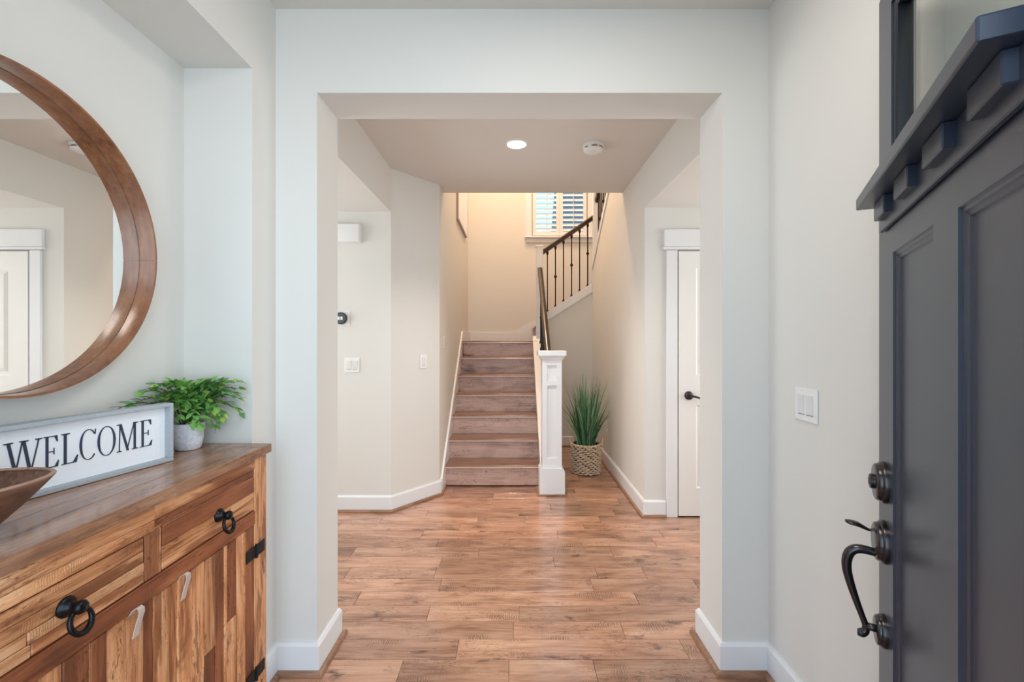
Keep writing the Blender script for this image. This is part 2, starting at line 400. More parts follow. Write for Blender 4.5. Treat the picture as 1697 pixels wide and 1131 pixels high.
SH = [(.0152, 0), (.034, 0), (.0335, .007), (.031, .013), (.0265, .0175), (.0205, .0195), (.0152, .0195)]
def baseboard(name, path, label=None):
    b2 = mk(name, sweep(path, BB), 'trim', kind=S, label=label)
    mk('shoe_moulding', sweep(path, SH), 'shoe', b2, smooth='auto', label='brown wood shoe moulding')
    return b2
baseboard('baseboard_left', [(XL, 1.648), (XL, D1), (OL, D1), (OL, D2), (-2.99, D2)], 'white baseboard around the left side of the archway')
baseboard('baseboard_right', [(2.99, D2), (OR, D2), (OR, D1), (XR, D1), (XR, .4)], 'white baseboard around the right side of the archway')
baseboard('baseboard_hall_left', [(-2.99, YL), (AX, YL), (BX, BY), (BX, BY+.07)], 'white baseboard along the angled hall wall')
baseboard('baseboard_hall_right', [(.43, YU), (XH, YU), (XH, YR), (1.145, YR)], 'white baseboard behind the basket of grass')

# --- closet door (door_2) in the right passage
dx0, dx1, dz = 1.238, 2.0, 1.99
d2 = thing('door_2', (dx0, YR, 0), 'white panelled closet door with a dark lever handle, in the right passage', 'door', kind=S)
bx('door_gap', (dx0-.006, dx1+.006, YR-.004, YR-.001, 0, dz+.006), 'dark', d2)
bm = BM()
yf = YR-.022
box(bm, dx0, dx1, yf+.012, YR-.004, .012, dz)                 # core
pn = [(dx0+.13, dx0+.345, 1.06, 1.87), (dx0+.417, dx1-.13, 1.06, 1.87), (dx0+.13, dx0+.345, .22, .84), (dx0+.417, dx1-.13, .22, .84)]
for a in [(dx0, dx0+.13, .012, dz), (dx1-.13, dx1, .012, dz), (dx0+.345, dx0+.417, .22, .84), (dx0+.345, dx0+.417, 1.06, 1.87), (dx0+.13, dx1-.13, 1.87, dz), (dx0+.13, dx1-.13, .84, 1.06), (dx0+.13, dx1-.13, .012, .22)]:
    box(bm, a[0], a[1], yf, yf+.012, a[2], a[3])
mk('door_slab', bm, 'wdoor', d2)
for a in pn:
    bm = BM(); y = yf+.012
    vs = quadgrid(bm, [[(a[0], yf+.001, a[2]), (a[1], yf+.001, a[2]), (a[1], yf+.001, a[3]), (a[0], yf+.001, a[3])]]+[[(a[0]+i, yy, a[2]+i), (a[1]-i, yy, a[2]+i), (a[1]-i, yy, a[3]-i), (a[0]+i, yy, a[3]-i)] for i, yy in ((.012, y-.001), (.03, y-.001), (.055, yf+.003))], close_u=True)
    bm.faces.new(vs[-1]); mk('raised_panel', bm, 'wdoor', d2)
bm = BM()
box(bm, dx0-.09, dx0-.006, YR-.02, YR, 0, dz+.01, .003); mk('casing', bm, 'trim', d2)
bm = BM(); box(bm, dx1+.006, dx1+.09, YR-.02, YR, 0, dz+.01, .003); mk('casing', bm, 'trim', d2)
bm = BM(); box(bm, dx0-.118, dx1+.118, YR-.034, YR, dz+.012, dz+.032, .004); box(bm, dx0-.108, dx1+.108, YR-.026, YR, dz+.032, dz+.165, .003)
mk('header_casing', bm, 'trim', d2)
hx, hz = dx0+.075, .912
bm = BM(); lathe(bm, [(.0, yf-.016), (.022, yf-.016), (.031, yf-.01), (.033, yf)], (hx, 0, hz), 'Y', 28, cap=False); h2 = mk('door_handle', bm, 'bronze', d2, smooth='auto', label='dark bronze lever handle')
tb = BM(); tube(tb, [(hx, yf-.012, hz), (hx, yf-.045, hz), (hx+.012, yf-.052, hz)], .009); tube(tb, [(hx+.0, yf-.05, hz+.002), (hx+.03, yf-.054, hz-.004), (hx+.06, yf-.054, hz-.012), (hx+.09, yf-.052, hz-.006), (hx+.115, yf-.05, hz+.004)], [.009, .008, .0075, .008, .006]); mk('lever', tb, 'bronze', h2, smooth=True)

# ------------------------------------------------------------------ staircase
H, RUN, N1 = .187, .24, 4.10
SX0, SX1 = -.613, .245
st = thing('staircase', (0, N1, 0), 'brown wooden staircase with white newel posts and black balusters, turning right at a landing', 'staircase')
def nose(i): return N1+RUN*(i-1)
def tread_bm(x0, x1, y0, y1, zt):
    r = .011
    prof = [(y1, zt), (y0+r*.6, zt)]+[(y0+r*.6-r*.6*math.sin(a), zt-r+r*math.cos(a)) for a in (.4, .8, 1.2, PI/2, 1.95, 2.35, 2.75, PI)]+[(y1, zt-2*r)]
    return prism(BM(), prof, 'X', x0, x1)
for i in range(1, 8):
    y = nose(i)
    bm = BM(); box(bm, SX0, SX1, y+.03, y+.045, (i-1)*H, i*H-.022)
    o = mk('riser', bm, 'riser', st)
    y1 = nose(i+1)+.03 if i < 7 else YF
    tr = mk('tread' if i < 7 else 'landing', tread_bm(SX0-.004, SX1 if i < 7 else .30, y, y1, i*H), 'tread', st, smooth='auto')
    bm = BM(); box(bm, SX0-.003, SX1-.001, y-.0015, y+.02, i*H-.0235, i*H-.0145, .002); mk('nosing', bm, 'nosing', tr, label='pale nosing edge')  # paler strip along the lower front edge of each tread
# shoe at the foot of the first riser, both sides
# left skirt board
def nl(y): return H*(1+(y-N1)/RUN)
bm = BM()
prism(bm, [(BY+.04, 0), (BY+.04, .118), (BY+.06, .125), (5.54, 1.43), (YF, 1.43), (YF, 7*H), (5.5, 7*H), (5.5, 7*H-.3), (4.4, 0)], 'X', BX+.0005, BX+.018)
mk('skirt_board', bm, 'trim', st, label='white skirt board on the left wall')
bm = BM(); prism(bm, [(BY+.05, 0), (BY+.05, .019), (BY+.21, .019), (BY+.21, 0)], 'X', BX+.018, BX+.034); mk('shoe_moulding', bm, 'shoe', st)
# right closed stringer / knee curb
cu = .042
bm = BM()
prism(bm, [(4.06, 0), (4.06, nl(4.06)+cu), (YU, nl(YU)+cu-.05), (YU, 0)], 'X', .246, .40)
mk('stringer', bm, 'trim', st, label='white curb on the open side of the lower flight')
# landing baseboard and far skirt of second flight
zl = 7*H
bm = BM()
prism(bm, [(BX+.02, zl), (BX+.02, zl+.118), (.05, zl+.118), (1.0, zl+.118+.95*.64), (1.0, zl)], 'Y', YF-.015, YF-.0005)
mk('skirt_board', bm, 'trim', st, label='white skirt board on the far stairwell wall')
# second flight going right
for j, x in enumerate((.30, .54, .78)):
    bm = BM(); box(bm, x, x+.015, YU+.03, YF-.016, zl+j*H, zl+(j+1)*H-.022); mk('riser', bm, 'riser', st)
    x1 = x+.27 if j < 2 else 1.94
    bm = BM(); box(bm, x-.028, x1, YU+.02, YF-.016, zl+(j+1)*H-.022, zl+(j+1)*H, .007, 2); mk('tread' if j < 2 else 'corner_landing', bm, 'tread', st)
# wall below the second flight is part of the setting
bm = BM()
prism(bm, [(.40, 0), (XH+.05, 0), (XH+.05, 1.97), (.40, 1.59)], 'Y', YU, YU+.02)
mk('wall_under_stair', bm, 'wall', kind=S, label='greige wall closing the space under the second flight')
bm = BM(); prism(bm, [(.372, 1.53), (.372, 1.637), (.985, 2.031), (.985, 1.918)], 'Y', YU-.018, YU+.06); mk('stringer', bm, 'trim', st, label='white sloping stringer of the second flight')
# corner trim, wall cap
bm = BM()
prism(bm, [(YU+.04, 1.9), (YU-.012, 1.9), (YU-.012, 2.19), (YT+.0, 3.235), (YT+.0, 3.31), (YU+.04, 2.235)], 'X', XH-.012, XH+.112)
mk('wall_cap', bm, 'trim', st, label='white sloping cap on the wall beside the upper flight')
# main newel post
nx, ny = .335, 3.96
np_ = mk('newel_post', (lambda b: (box(b, nx-.068, nx+.068, ny-.068, ny+.068, .0, 1.17), b)[1])(BM()), 'trim', st, label='large white panelled newel post at the foot of the stairs')
bm = BM()
for (s, ax) in ((-1, 'Y'), (1, 'Y'), (-1, 'X'), (1, 'X')):
    def face(u0, u1, z0, z1):
        if ax == 'Y':
            y0, y1 = (ny-.084, ny-.068) if s < 0 else (ny+.068, ny+.084)
            box(bm, nx+u0, nx+u1, y0, y1, z0, z1)
        else:
            x0, x1 = (nx-.084, nx-.068) if s < 0 else (nx+.068, nx+.084)
            box(bm, x0, x1, ny+max(u0, -.0675), ny+min(u1, .0675), z0, z1)
    face(-.084, -.041, .2, 1.17); face(.041, .084, .2, 1.17)
    for z0, z1 in ((.2, .31), (.935, .975), (1.11, 1.17)): face(-.041, .041, z0, z1)
mk('panel_frame', bm, 'trim', np_)
bm = BM(); h = .108; prism(bm, [(-h, 0), (h, 0), (h, .2), (.09, .228), (-.09, .228), (-h, .2)], 'Y', ny-h, ny+h)
bmesh.ops.translate(bm, verts=bm.verts, vec=(nx, 0, 0)); mk('plinth', bm, 'trim', np_)
bm = BM()
quadgrid(bm, [[(nx-a, ny-a, z), (nx+a, ny-a, z), (nx+a, ny+a, z), (nx-a, ny+a, z)] for a, z in ((.084, 1.15), (.092, 1.158), (.097, 1.172), (.108, 1.186), (.108, 1.19))], close_u=True)
box(bm, nx-.12, nx+.12, ny-.12, ny+.12, 1.19, 1.232, .003); mk('cap', bm, 'trim', np_)
bm = BM(); box(bm, nx-.128, nx+.128, ny-.124, ny+.112, 0, .012, .004); mk('shoe_moulding', bm, 'shoe', np_)
# landing newel, corner post
bm = BM(); box(bm, .288, .372, YU-.05, YU+.03, 1.2, 2.47, .003); box(bm, .282, .378, YU-.056, YU+.036, 2.47, 2.492, .004); mk('landing_newel', bm, 'trim', st)
bm = BM(); box(bm, XH+.002, XH+.082, YU-.04, YU+.03, 1.95, 3.25, .003); mk('corner_post', bm, 'trim', st)
# handrails
def rail(name, p0, p1, wd, ht):
    p0, p1 = Vector(p0), Vector(p1); d = (p1-p0).normalized(); s = d.cross(Vector((0, 0, 1))).normalized(); bm = BM()
    pr = [(-.5, 0), (-.32, -.5), (.32, -.5), (.5, 0), (.46, .3), (.25, .5), (-.25, .5), (-.46, .3)]
    quad = [[p+s*(a*wd)+Vector((0, 0, b2*ht)) for a, b2 in pr] for p in (p0, p1)]
    vs = quadgrid(bm, quad, close_u=True); bm.faces.new(vs[0]); bm.faces.new(vs[1][::-1])
    return mk(name, bm, 'rail', st, smooth='auto', label='dark brown wooden handrail')
def rz1(y): return 2.165-.785*(5.55-y)
rail('handrail', (nx, 4.03, rz1(4.03)), (nx, 5.585, rz1(5.585)), .062, .062)
def rz2(x): return 2.412+.69*(x-.369)
rail('handrail', (.372, YU+.01, rz2(.372)), (XH+.01, YU+.01, rz2(XH+.01)), .058, .066)
def rz3(y): return 3.05+.70*(5.59-y)
rail('handrail', (XH+.05, 5.59, rz3(5.59)), (XH+.05, YT+.02, rz3(YT+.02)), .058, .066)
def baluster(x, y, z0, z1, knuckle):
    bm = BM(); r = .0068
    box(bm, x-r, x+r, y-r, y+r, z0, z1)
    lathe(bm, [(.0155, z0), (.0155, z0+.02), (.012, z0+.034), (.008, z0+.04)], (x, y, 0), 'Z', 8)
    lathe(bm, [(.008, z1-.045), (.0125, z1-.038), (.0155, z1-.022), (.0155, z1)], (x, y, 0), 'Z', 8)
    if knuckle:
        zm = z0+(z1-z0)*knuckle
        lathe(bm, [(.007, zm-.022), (.013, zm-.017), (.011, zm-.011), (.0195, zm-.005), (.0195, zm+.005), (.011, zm+.011), (.013, zm+.017), (.007, zm+.022)], (x, y, 0), 'Z', 10)
    mk('baluster', bm, 'balus', st, smooth='auto')
for q in range(6):
    x = .43+.1004*q; baluster(x, YU+.012, 1.674+.643*(x-.435)-.012, rz2(x)-.03, .5+.006*q if q % 2 else 0)
for q in range(13):
    y = 4.2+.105*q
    baluster(nx, y, nl(y)+cu-.01, rz1(y)-.028, .5 if q % 2 else 0)
for q in range(13):
    y = 5.5-.105*q; baluster(XH+.05, y, 2.19+.679*(YU-y)+.03, rz3(y)-.03, .5 if q % 2 else 0)

# ------------------------------------------------------------------ stair window with shutters
wn = thing('window_1', (WX0, YF, WZ0), 'white stairwell window with two plantation shutters above the landing', 'window', kind=S)
bx('casing', (WX0-.085, WX0, YF-.022, YF, WZ0, WZ1+.01), 'trim', wn, .003)
bx('casing', (WX1, WX1+.085, YF-.022, YF, WZ0, WZ1+.01), 'trim', wn, .003)
bx('header_casing', (WX0-.1, WX1+.1, YF-.03, YF, WZ1, WZ1+.14), 'trim', wn, .003)
bx('sill', (WX0-.1, WX1+.1, YF-.06, YF+.14, WZ0-.022, WZ0), 'trim', wn, .004)
bx('apron', (WX0-.085, WX1+.085, YF-.018, YF, WZ0-.085, WZ0-.022), 'trim', wn, .002)
bm = BM()
for a in ((WX0, WX0+.02, WZ0, WZ1), (WX1-.02, WX1, WZ0, WZ1), (WX0+.02, WX1-.02, WZ0, WZ0+.02), (WX0+.02, WX1-.02, WZ1-.02, WZ1), (.645, .675, WZ0+.02, WZ1-.02)): box(bm, a[0], a[1], YF+.03, YF+.139, a[2], a[3])
mk('window_frame', bm, 'trim', wn)
bx('pane', (WX0+.02, WX1-.02, YF+.115, YF+.12, WZ0+.02, WZ1-.02), 'glass', wn)
for (a, b2) in ((WX0+.02, .659), (.661, WX1-.02)):
    bm = BM(); y0, y1 = YF+.0, YF+.028
    i0, i1, j0, j1 = a+.046, b2-.044, WZ0+.076, WZ1-.09
    for q in ((a, i0, WZ0+.02, WZ1-.02), (i1, b2, WZ0+.02, WZ1-.02), (i0, i1, WZ0+.02, j0), (i0, i1, j1, WZ1-.02)): box(bm, q[0], q[1], y0, y1, q[2], q[3])
    sh = mk('shutter', bm, 'trim', wn)
    z = j0+.03
    while z < j1-.02:
        bm = BM(); t = .78; c, s = math.cos(t), math.sin(t); hw, th = .036, .005
        pl = [(-hw, 0), (-hw*.5, -th), (hw*.5, -th), (hw, 0), (hw*.5, th), (-hw*.5, th)]
        prism(bm, [(YF+.022+u*c-v*s, z+u*s+v*c) for u, v in pl], 'X', i0+.001, i1-.001)
        mk('slat', bm, 'trim', sh); z += .0705
    xm = (i0+i1)/2; bx('tilt_rod', (xm-.004, xm+.004, YF-.02, YF-.011, j0+.02, j1-.02), 'plate2', sh)
# neighbouring house glimpsed through the shutters
nh = thing('house', (3.2, 15, -.1), 'grey house outside, glimpsed through the right shutter of the stair window', 'house', kind=S)
bm = BM(); box(bm, 1.75, 7, 14, 18, -.1, 5.0); mk('house_wall', bm, 'siding', nh)
bm = BM(); prism(bm, [(13.6, 4.9), (16, 7.0), (18.4, 4.9), (18.4, 4.75), (13.6, 4.75)], 'X', 1.5, 7.3); mk('house_roof', bm, 'roofing', nh)
bx('house_window', (2.3, 3.0, 13.96, 14.02, 2.9, 4.1), 'gasket', nh)

# ------------------------------------------------------------------ front door (door_1), swung inwards
fe = Vector((.945, 1.168, 0)); dd = Vector((.4866, .8736, 0))
fd = thing('door_1', fe, 'charcoal front door standing open, with a dentil shelf and dark handleset', 'front door', rz=math.atan2(-dd.y, -dd.x), kind=S)
DW, DH, DT = .93, 2.2, .045
P1, P2, PZ0, PZ1 = (.145, .431), (.547, .833), .26, 1.535
GU0, GU1, GZ0, GZ1 = .128, .80, 1.70, 2.12
Z0 = .014
bm = BM()
for a in ((0, .128, Z0, DH), (.80, DW, Z0, DH), (.128, .80, GZ1, DH), (.128, .80, PZ1, GZ0), (.128, .145, Z0, PZ1), (.431, .547, Z0, PZ1), (.145, .431, Z0, PZ0), (.547, .80, Z0, PZ0)):
    box(bm, a[0], a[1], 0, DT, a[2], a[3])
mk('door_frame', bm, 'door', fd, local=True)
for (a, b2) in (P1, (P2[0], P2[1])):
    bm = BM(); bb = min(b2, .93)
    rect = lambda i, y: [(a+i, y, PZ0+i), (bb-i, y, PZ0+i), (bb-i, y, PZ1-i), (a+i, y, PZ1-i)]
    vs = quadgrid(bm, [rect(0, .0005), rect(.003, .004), rect(.008, .0045), rect(.011, .007), rect(.017, .0085), rect(.02, .0115), rect(.024, .012)], close_u=True)
    bm.faces.new(vs[-1]); mk('door_panel', bm, 'door', fd, local=True)
bm = BM()
for a in ((GU0, GU0+.022, GZ0, GZ1), (GU1-.022, GU1, GZ0, GZ1), (GU0+.0225, GU1-.0225, GZ0, GZ0+.022), (GU0+.0225, GU1-.0225, GZ1-.022, GZ1)): box(bm, a[0], a[1], .004, DT-.004, a[2], a[3], .004)
mk('glazing_bead', bm, 'gasket', fd, local=True, label='black bead around the glass')
bm = BM(); box(bm, GU0+.02, GU1-.02, .02, .026, GZ0+.02, GZ1-.02); mk('pane', bm, 'glass', fd, local=True)
bm = BM(); box(bm, .048, .80, -.055, -.001, 1.661, 1.690, .003, 2); mk('shelf', bm, 'door', fd, local=True)
for u in (.09, .283, .476, .67):
    bm = BM(); box(bm, u, u+.10, -.026, -.001, 1.62, 1.6605, .002); mk('dentil', bm, 'door', fd, local=True)
bm = BM(); box(bm, .06, .79, -.011, -.001, 1.597, 1.6605, .002); mk('shelf_backing', bm, 'door', fd, local=True)
hu = .072
def rosette(z, R, pr):
    bm = BM(); lathe(bm, [(R, 0), (R, -.007), (R*.985, -.0105), (R*.94, -.0125), (R*.9, -.0125), (R*.895, -.0165), (R*.86, -pr+.0015), (R*.8, -pr), (.0, -pr)], (hu, 0, z), 'Y', 40, cap=False); return bm
db = mk('deadbolt', rosette(.984, .05, .022), 'bronze', fd, smooth='auto', local=True, label='round dark bronze deadbolt')
ORG[db.name] = Vector((0, 0, 0))
bm = BM(); lathe(bm, [(.018, -.022), (.018, -.03), (.015, -.032), (0, -.032)], (hu, 0, .984), 'Y', 24, cap=False); box(bm, hu-.002, hu+.002, -.0335, -.031, .976, .992)
mk('key_cylinder', bm, 'bronze', db, smooth='auto', local=True)
hs = mk('handleset', rosette(.838, .051, .022), 'bronze', fd, smooth='auto', local=True, label='dark bronze handleset with thumb latch and curved grip')
bm = BM(); tube(bm, *spline([(hu, -.018, .868), (hu, -.03, .862), (hu, -.042, .866), (hu, -.056, .872), (hu, -.07, .874), (hu, -.08, .876)], [.007, .007, .010, .014, .014, .007]), 10, flat=.4)
mk('thumb_latch', bm, 'bronze', hs, smooth=True, local=True)
bm = BM()
tube(bm, *spline([(hu, -.018, .808), (hu, -.04, .811), (hu, -.058, .809), (hu, -.070, .799), (hu, -.0765, .780), (hu, -.077, .757), (hu, -.073, .735), (hu, -.066, .708), (hu, -.056, .675), (hu, -.046, .645), (hu, -.039, .623), (hu, -.04, .609), (hu, -.047, .603), (hu, -.055, .603)],
     [.0095, .0105, .0112, .0115, .0112, .0105, .0098, .009, .0078, .007, .0075, .009, .011, .008]), 14)
tube(bm, [(hu, -.012, .622), (hu, -.04, .622)], .009, 10)
mk('grip', bm, 'bronze', hs, smooth=True, local=True)
mk('lower_rosette', rosette(.62, .038, .02), 'bronze', hs, smooth='auto', local=True)

# ------------------------------------------------------------------ console sideboard in the niche
FX = -.878; KB = NB+.004
cs = thing('sideboard', (-1.04, 1.11, 0), 'reclaimed wood sideboard with ring pulls and black strap hinges in the niche', 'sideboard')
y0c, y1c = .60, 1.612; TZ = .959
rb = random.Random(5)
def board(name, a, axis, parent, dark=False, proud=0, bev=.0018, mat=None):
    bm = BM(); box(bm, *a, bev=bev)
    return mk(name, bm, mat or ('rustd' if dark else 'rust')+axis, parent)
# carcass
bm = BM()
box(bm, KB, FX-.02, y0c+.005, y0c+.025, .06, .93); box(bm, KB, FX-.02, y1c-.025, y1c-.003, .06, .93); box(bm, KB, KB+.012, y0c+.025, y1c-.025, .06, .93); box(bm, KB+.012, FX-.02, y0c+.025, y1c-.025, .08, .1)
mk('carcass', bm, 'rustZ', cs)
# top: boards running along, mitred breadboard ends
top = bx('tabletop', (KB, -.871, y0c-.012, y1c+.016, TZ-.03, TZ-.004), 'topw', cs)
xs = [KB, -1.105, -1.03, -.96, -.869]
for a, b2 in zip(xs[:-1], xs[1:]):
    cuts = [y0c-.013]+sorted(rb.uniform(.75, 1.4) for _ in range(1))+[y1c-.045 if a > KB else y1c-.045]
    for c, d in zip(cuts[:-1], cuts[1:]): board('top_plank', (a+.0004, b2-.0004, c+.0004, d-.0004, TZ-.03 if b2 > -.88 else TZ-.006, TZ+rb.uniform(-.0006, 0)), 'Y', top, mat='topw', bev=.001)
bx('breadboard_end', (KB, -.869, y1c-.045, y1c+.018, TZ-.03, TZ), 'topw', top, .0015)
# top rail of two boards, different lengths
tr_ = bx('top_rail', (FX-.022, FX-.006, y0c+.06, y1c-.07, .862, .929), 'rustY', cs)
board('rail_board', (FX-.006, FX+.004, y0c+.06, 1.106, .893, .929), 'Y', tr_)
board('rail_board', (FX-.006, FX+.003, y0c+.06, 1.106, .866, .8925), 'Y', tr_)
board('rail_board', (FX-.006, FX, 1.107, y1c-.072, .890, .929), 'Y', tr_)
board('rail_board', (FX-.006, FX-.002, 1.107, y1c-.072, .871, .8895), 'Y', tr_, True)
# posts
for (a, b2) in ((y0c, y0c+.07), (1.538, y1c)):
    p = board('post', (FX-.05, FX, a, b2, 0, .929), 'Z', cs)
bm = BM(); box(bm, KB, KB+.04, y0c, y0c+.05, 0, .06); mk('rear_foot', bm, 'rustZ', cs)
bm = BM(); box(bm, KB, KB+.04, y1c-.05, y1c, 0, .06); mk('rear_foot', bm, 'rustZ', cs)
board('divider', (FX-.022, FX-.001, 1.081, 1.132, .753, .865), 'Z', cs)
board('lower_rail', (FX-.022, FX+.004, y0c+.07, 1.536, .706, .752), 'Y', cs, True)
board('bottom_rail', (FX-.022, FX, y0c+.07, 1.536, .07, .105), 'Y', cs)
def ring_pull(parent, y, z):
    k = BM(); x = FX
    lathe(k, [(.0, x-.004), (.019, x-.004), (.0205, x), (.019, x+.004), (.0145, x+.0065), (.015, x+.009), (.0105, x+.012), (.0085, x+.02), (.0125, x+.025), (.0135, x+.031), (.010, x+.037), (0, x+.039)], (0, y, z), 'X', 24, cap=False)
    kb = mk('pull_knob', k, 'iron', parent, smooth=True)
    r = BM(); pts = []; zc = z-.0265; xr = x+.03
    for q in range(25):
        a = 2*PI*q/24; pts.append((xr+.006*(-math.cos(a)), y+.022*math.sin(a), zc+.023*math.cos(a)))
    rows = []
    for q in range(24):
        c = Vector(pts[q]); ctr = Vector((xr, y, zc)); d = (c-ctr).normalized(); rad = .0042+.0016*(.5-.5*math.cos(2*PI*q/24))
        rows.append([c+d*(rad*math.cos(2*PI*s/8))+Vector((1, 0, 0))*(rad*math.sin(2*PI*s/8)) for s in range(8)])
    quadgrid(r, rows, close_u=True, close_v=True)
    mk('pull_ring', r, 'iron', parent, smooth=True)
for (a, b2, ky, splits, darks) in ((.675, 1.078, .889, (.754, .779, .802, .829, .8615), (0, 0, 0, 0)), (1.1345, 1.535, 1.352, (.754, .783, .815, .868), (0, 0, 1))):
    dr = bx('drawer', (FX-.3 if False else FX-.2, FX-.008, a+.002, b2-.002, .756, .86), 'rustdY', cs)
    for (z0, z1), dk in zip(zip(splits[:-1], splits[1:]), darks):
        cuts = [a]+([rb.uniform(a+.1, b2-.1)] if rb.random() < .6 else [])+[b2]
        for c, d in zip(cuts[:-1], cuts[1:]):
            board('drawer_board', (FX-.008, FX+rb.uniform(-.0015, .001), c+.0003, d-.0003, z0+.0004, z1-.0004), 'Y', dr, dk)
    ring_pull(dr, ky, .808)
def pxy(u): return -FX*750/(850-u)
RD = [269, 294, 318, 339, 357, 371, 376, 393, 408, 422.5]
rd_dark = [0, 0, 0, 0, 1, 0, 1, 0, 1]
rd_split = {2: (.40, 0, 0), 3: (.43, 0, 1), 0: None, 6: (.46, 1, 0)}
LD = [150, 177, 211, 239.5]
def door_set(edges, darks, splits, tagy, left):
    a, b2 = edges[0], edges[-1]
    dr = bx('door', (FX-.022, FX-.009, a+.002, b2-.002, .112, .7), 'rustdZ', cs)
    for i, (c, d) in enumerate(zip(edges[:-1], edges[1:])):
        sp_ = splits.get(i)
        segs = [(.11, .703, darks[i])] if not sp_ else [(.11, sp_[0], sp_[2]), (sp_[0], .703, sp_[1])]
        for z0, z1, dk in segs:
            board('door_board', (FX-.009, FX+rb.uniform(-.003, .002), c+.0004, d-.0004, z0+.0004, z1-.0004), 'Z', dr, dk)
    bm = BM(); rows = []
    for q, (dx_, dy_, z) in enumerate([(-.001, 0, .700), (.006, .001, .712), (.013, .003, .716), (.017, .006, .711), (.017, .007, .700), (.014, .004, .685), (.012, .0, .668), (.010, -.003, .650)]):
        rows.append([(FX+dx_, tagy+dy_-.008, z), (FX+dx_, tagy+dy_+.008, z), (FX+dx_+.002, tagy+dy_+.008, z-.0005), (FX+dx_+.002, tagy+dy_-.008, z-.0005)])
    vs = quadgrid(bm, rows, close_u=True); bm.faces.new(vs[0]); bm.faces.new(vs[-1][::-1])
    mk('pull_tab', bm, 'tag', dr, label='pale felt pull tab')
    hy = edges[-1]+.002 if not left else edges[0]-.002; s = 1 if not left else -1
    for hz in (.612, .193):
        bm = BM()
        box(bm, FX+.001, FX+.0045, min(hy+.004*s, hy+.052*s), max(hy+.004*s, hy+.052*s), hz-.02, hz+.02, .001)
        box(bm, FX+.001, FX+.0045, min(hy-.004*s, hy-.055*s), max(hy-.004*s, hy-.055*s), hz-.02, hz+.02, .001)
        lathe(bm, [(.0048, hz-.023), (.0048, hz+.023)], (FX+.005, hy, 0), 'Z', 10)
        for oy in (.018, .04, -.018, -.042):
            for oz in (-.011, .011): lathe(bm, [(0, FX+.006), (.003, FX+.0055), (.0035, FX+.004)], (0, hy+oy*s, hz+oz), 'X', 6, cap=False)
        mk('hinge', bm, 'hinge', dr, label='black strap hinge')
door_set([pxy(u) for u in RD], rd_dark, {k: v for k, v in rd_split.items() if v}, pxy(298), False)
ye = [.675, .72, .775, .835, .885, .94]+[pxy(u) for u in LD]
door_set(sorted(set(ye)), [0, 1, 0, 0, 1, 0, 1, 0, 0], {1: (.4, 0, 1), 4: (.45, 1, 0)}, pxy(218), True)
board('centre_stile', (FX-.022, FX-.003, pxy(240), pxy(255), .105, .705), 'Z', cs, True)
board('centre_stile', (FX-.022, FX, pxy(255)+.0006, pxy(268.5), .105, .705), 'Z', cs)

# ------------------------------------------------------------------ round mirror
MR, MY, MZ = .381, 1.063, 1.585
mi = thing('mirror', (NB+.05, MY, MZ), 'round mirror with a deep bentwood frame on the niche wall', 'mirror')
def band(xa, xb, bulge):
    bm = BM(); rows = []; n = 128
    prof = [(MR+.0065, xa), (MR+.0065, xb), (MR, xb)]+[(MR-bulge*math.sin(PI*t), xb+(xa-xb)*t) for t in (.1, .3, .5, .7, .9)]+[(MR, xa)]
    for k in range(n+1):
        a = .0016+(2*PI-.0032)*k/n
        rows.append([(x, MY+r*math.cos(a), MZ+r*math.sin(a)) for r, x in prof])
    vs = quadgrid(bm, rows, close_u=True); bm.faces.new(vs[0]); bm.faces.new(vs[-1][::-1])
    return bm
mk('frame_band', band(NB+.0035, NB+.056, .0015), 'mirw', mi, smooth='auto')
bm = BM(); lathe(bm, [(MR-.0015, NB+.002), (MR-.0015, NB+.0045), (0, NB+.0045)], (0, MY, MZ), 'X', 128, cap=False); mk('mirror_glass', bm, 'mirror', mi)

# ------------------------------------------------------------------ welcome sign
sd = Vector((-.237, -.9715, 0))
P0 = Vector((-1.046, 1.396, TZ+.001))
SL, SHT, SDP = .462, .178, .036
# local x runs from the left end of the text to the right end, local -y faces the viewer
sg = thing('welcome_sign', P0+sd*SL, 'long white box-framed sign reading WELCOME in navy serif letters', 'sign', rz=math.atan2(-sd.y, -sd.x))
bm = BM(); box(bm, .008, SL-.008, .022, .03, .008, SHT-.008); mk('sign_board', bm, 'signw', sg, local=True)
fr_ = [('X', (0, SL, 0, SDP, 0, .011)), ('X', (0, SL, 0, SDP, SHT-.011, SHT)), ('Z', (0, .011, 0, SDP, .0112, SHT-.0112)), ('Z', (SL-.011, SL, 0, SDP, .0112, SHT-.0112))]
for _, a in fr_:
    bm = BM(); box(bm, *a, bev=.0012); mk('sign_frame', bm, 'signf', sg, local=True)
def poly_letter(polys):
    bm = BM()
    for p in polys: prism(bm, p, 'Y', .0200, .0222)
    return bm
T_, t_ = .09, .028
def rect(x0, x1, y0, y1): return [(x0, y0), (x1, y0), (x1, y1), (x0, y1)]
def slant(xb, xt, wd, y0=0, y1=1): return [(xb, y0), (xb+wd, y0), (xt+wd, y1), (xt, y1)]
def serif(xc, y, wd=.22, up=1): return [(xc-wd/2, y), (xc+wd/2, y), (xc+wd/2, y+.028*up), (xc+wd*.28, y+.04*up), (xc-wd*.28, y+.04*up), (xc-wd/2, y+.028*up)]
def ringseg(cx, cy, rx, ry, a0, a1, tx, n=40):
    out = []
    for k in range(n):
        b0, b1 = a0+(a1-a0)*k/n, a0+(a1-a0)*(k+1)/n
        def pt(a, inner):
            th = t_+(tx-t_)*abs(math.cos(a))**1.5
            ra, rb2 = (rx-th, ry-t_*1.0) if inner else (rx, ry)
            return (cx+ra*math.cos(a), cy+rb2*math.sin(a))
        out.append([pt(b0, 0), pt(b1, 0), pt(b1, 1), pt(b0, 1)])
    return out
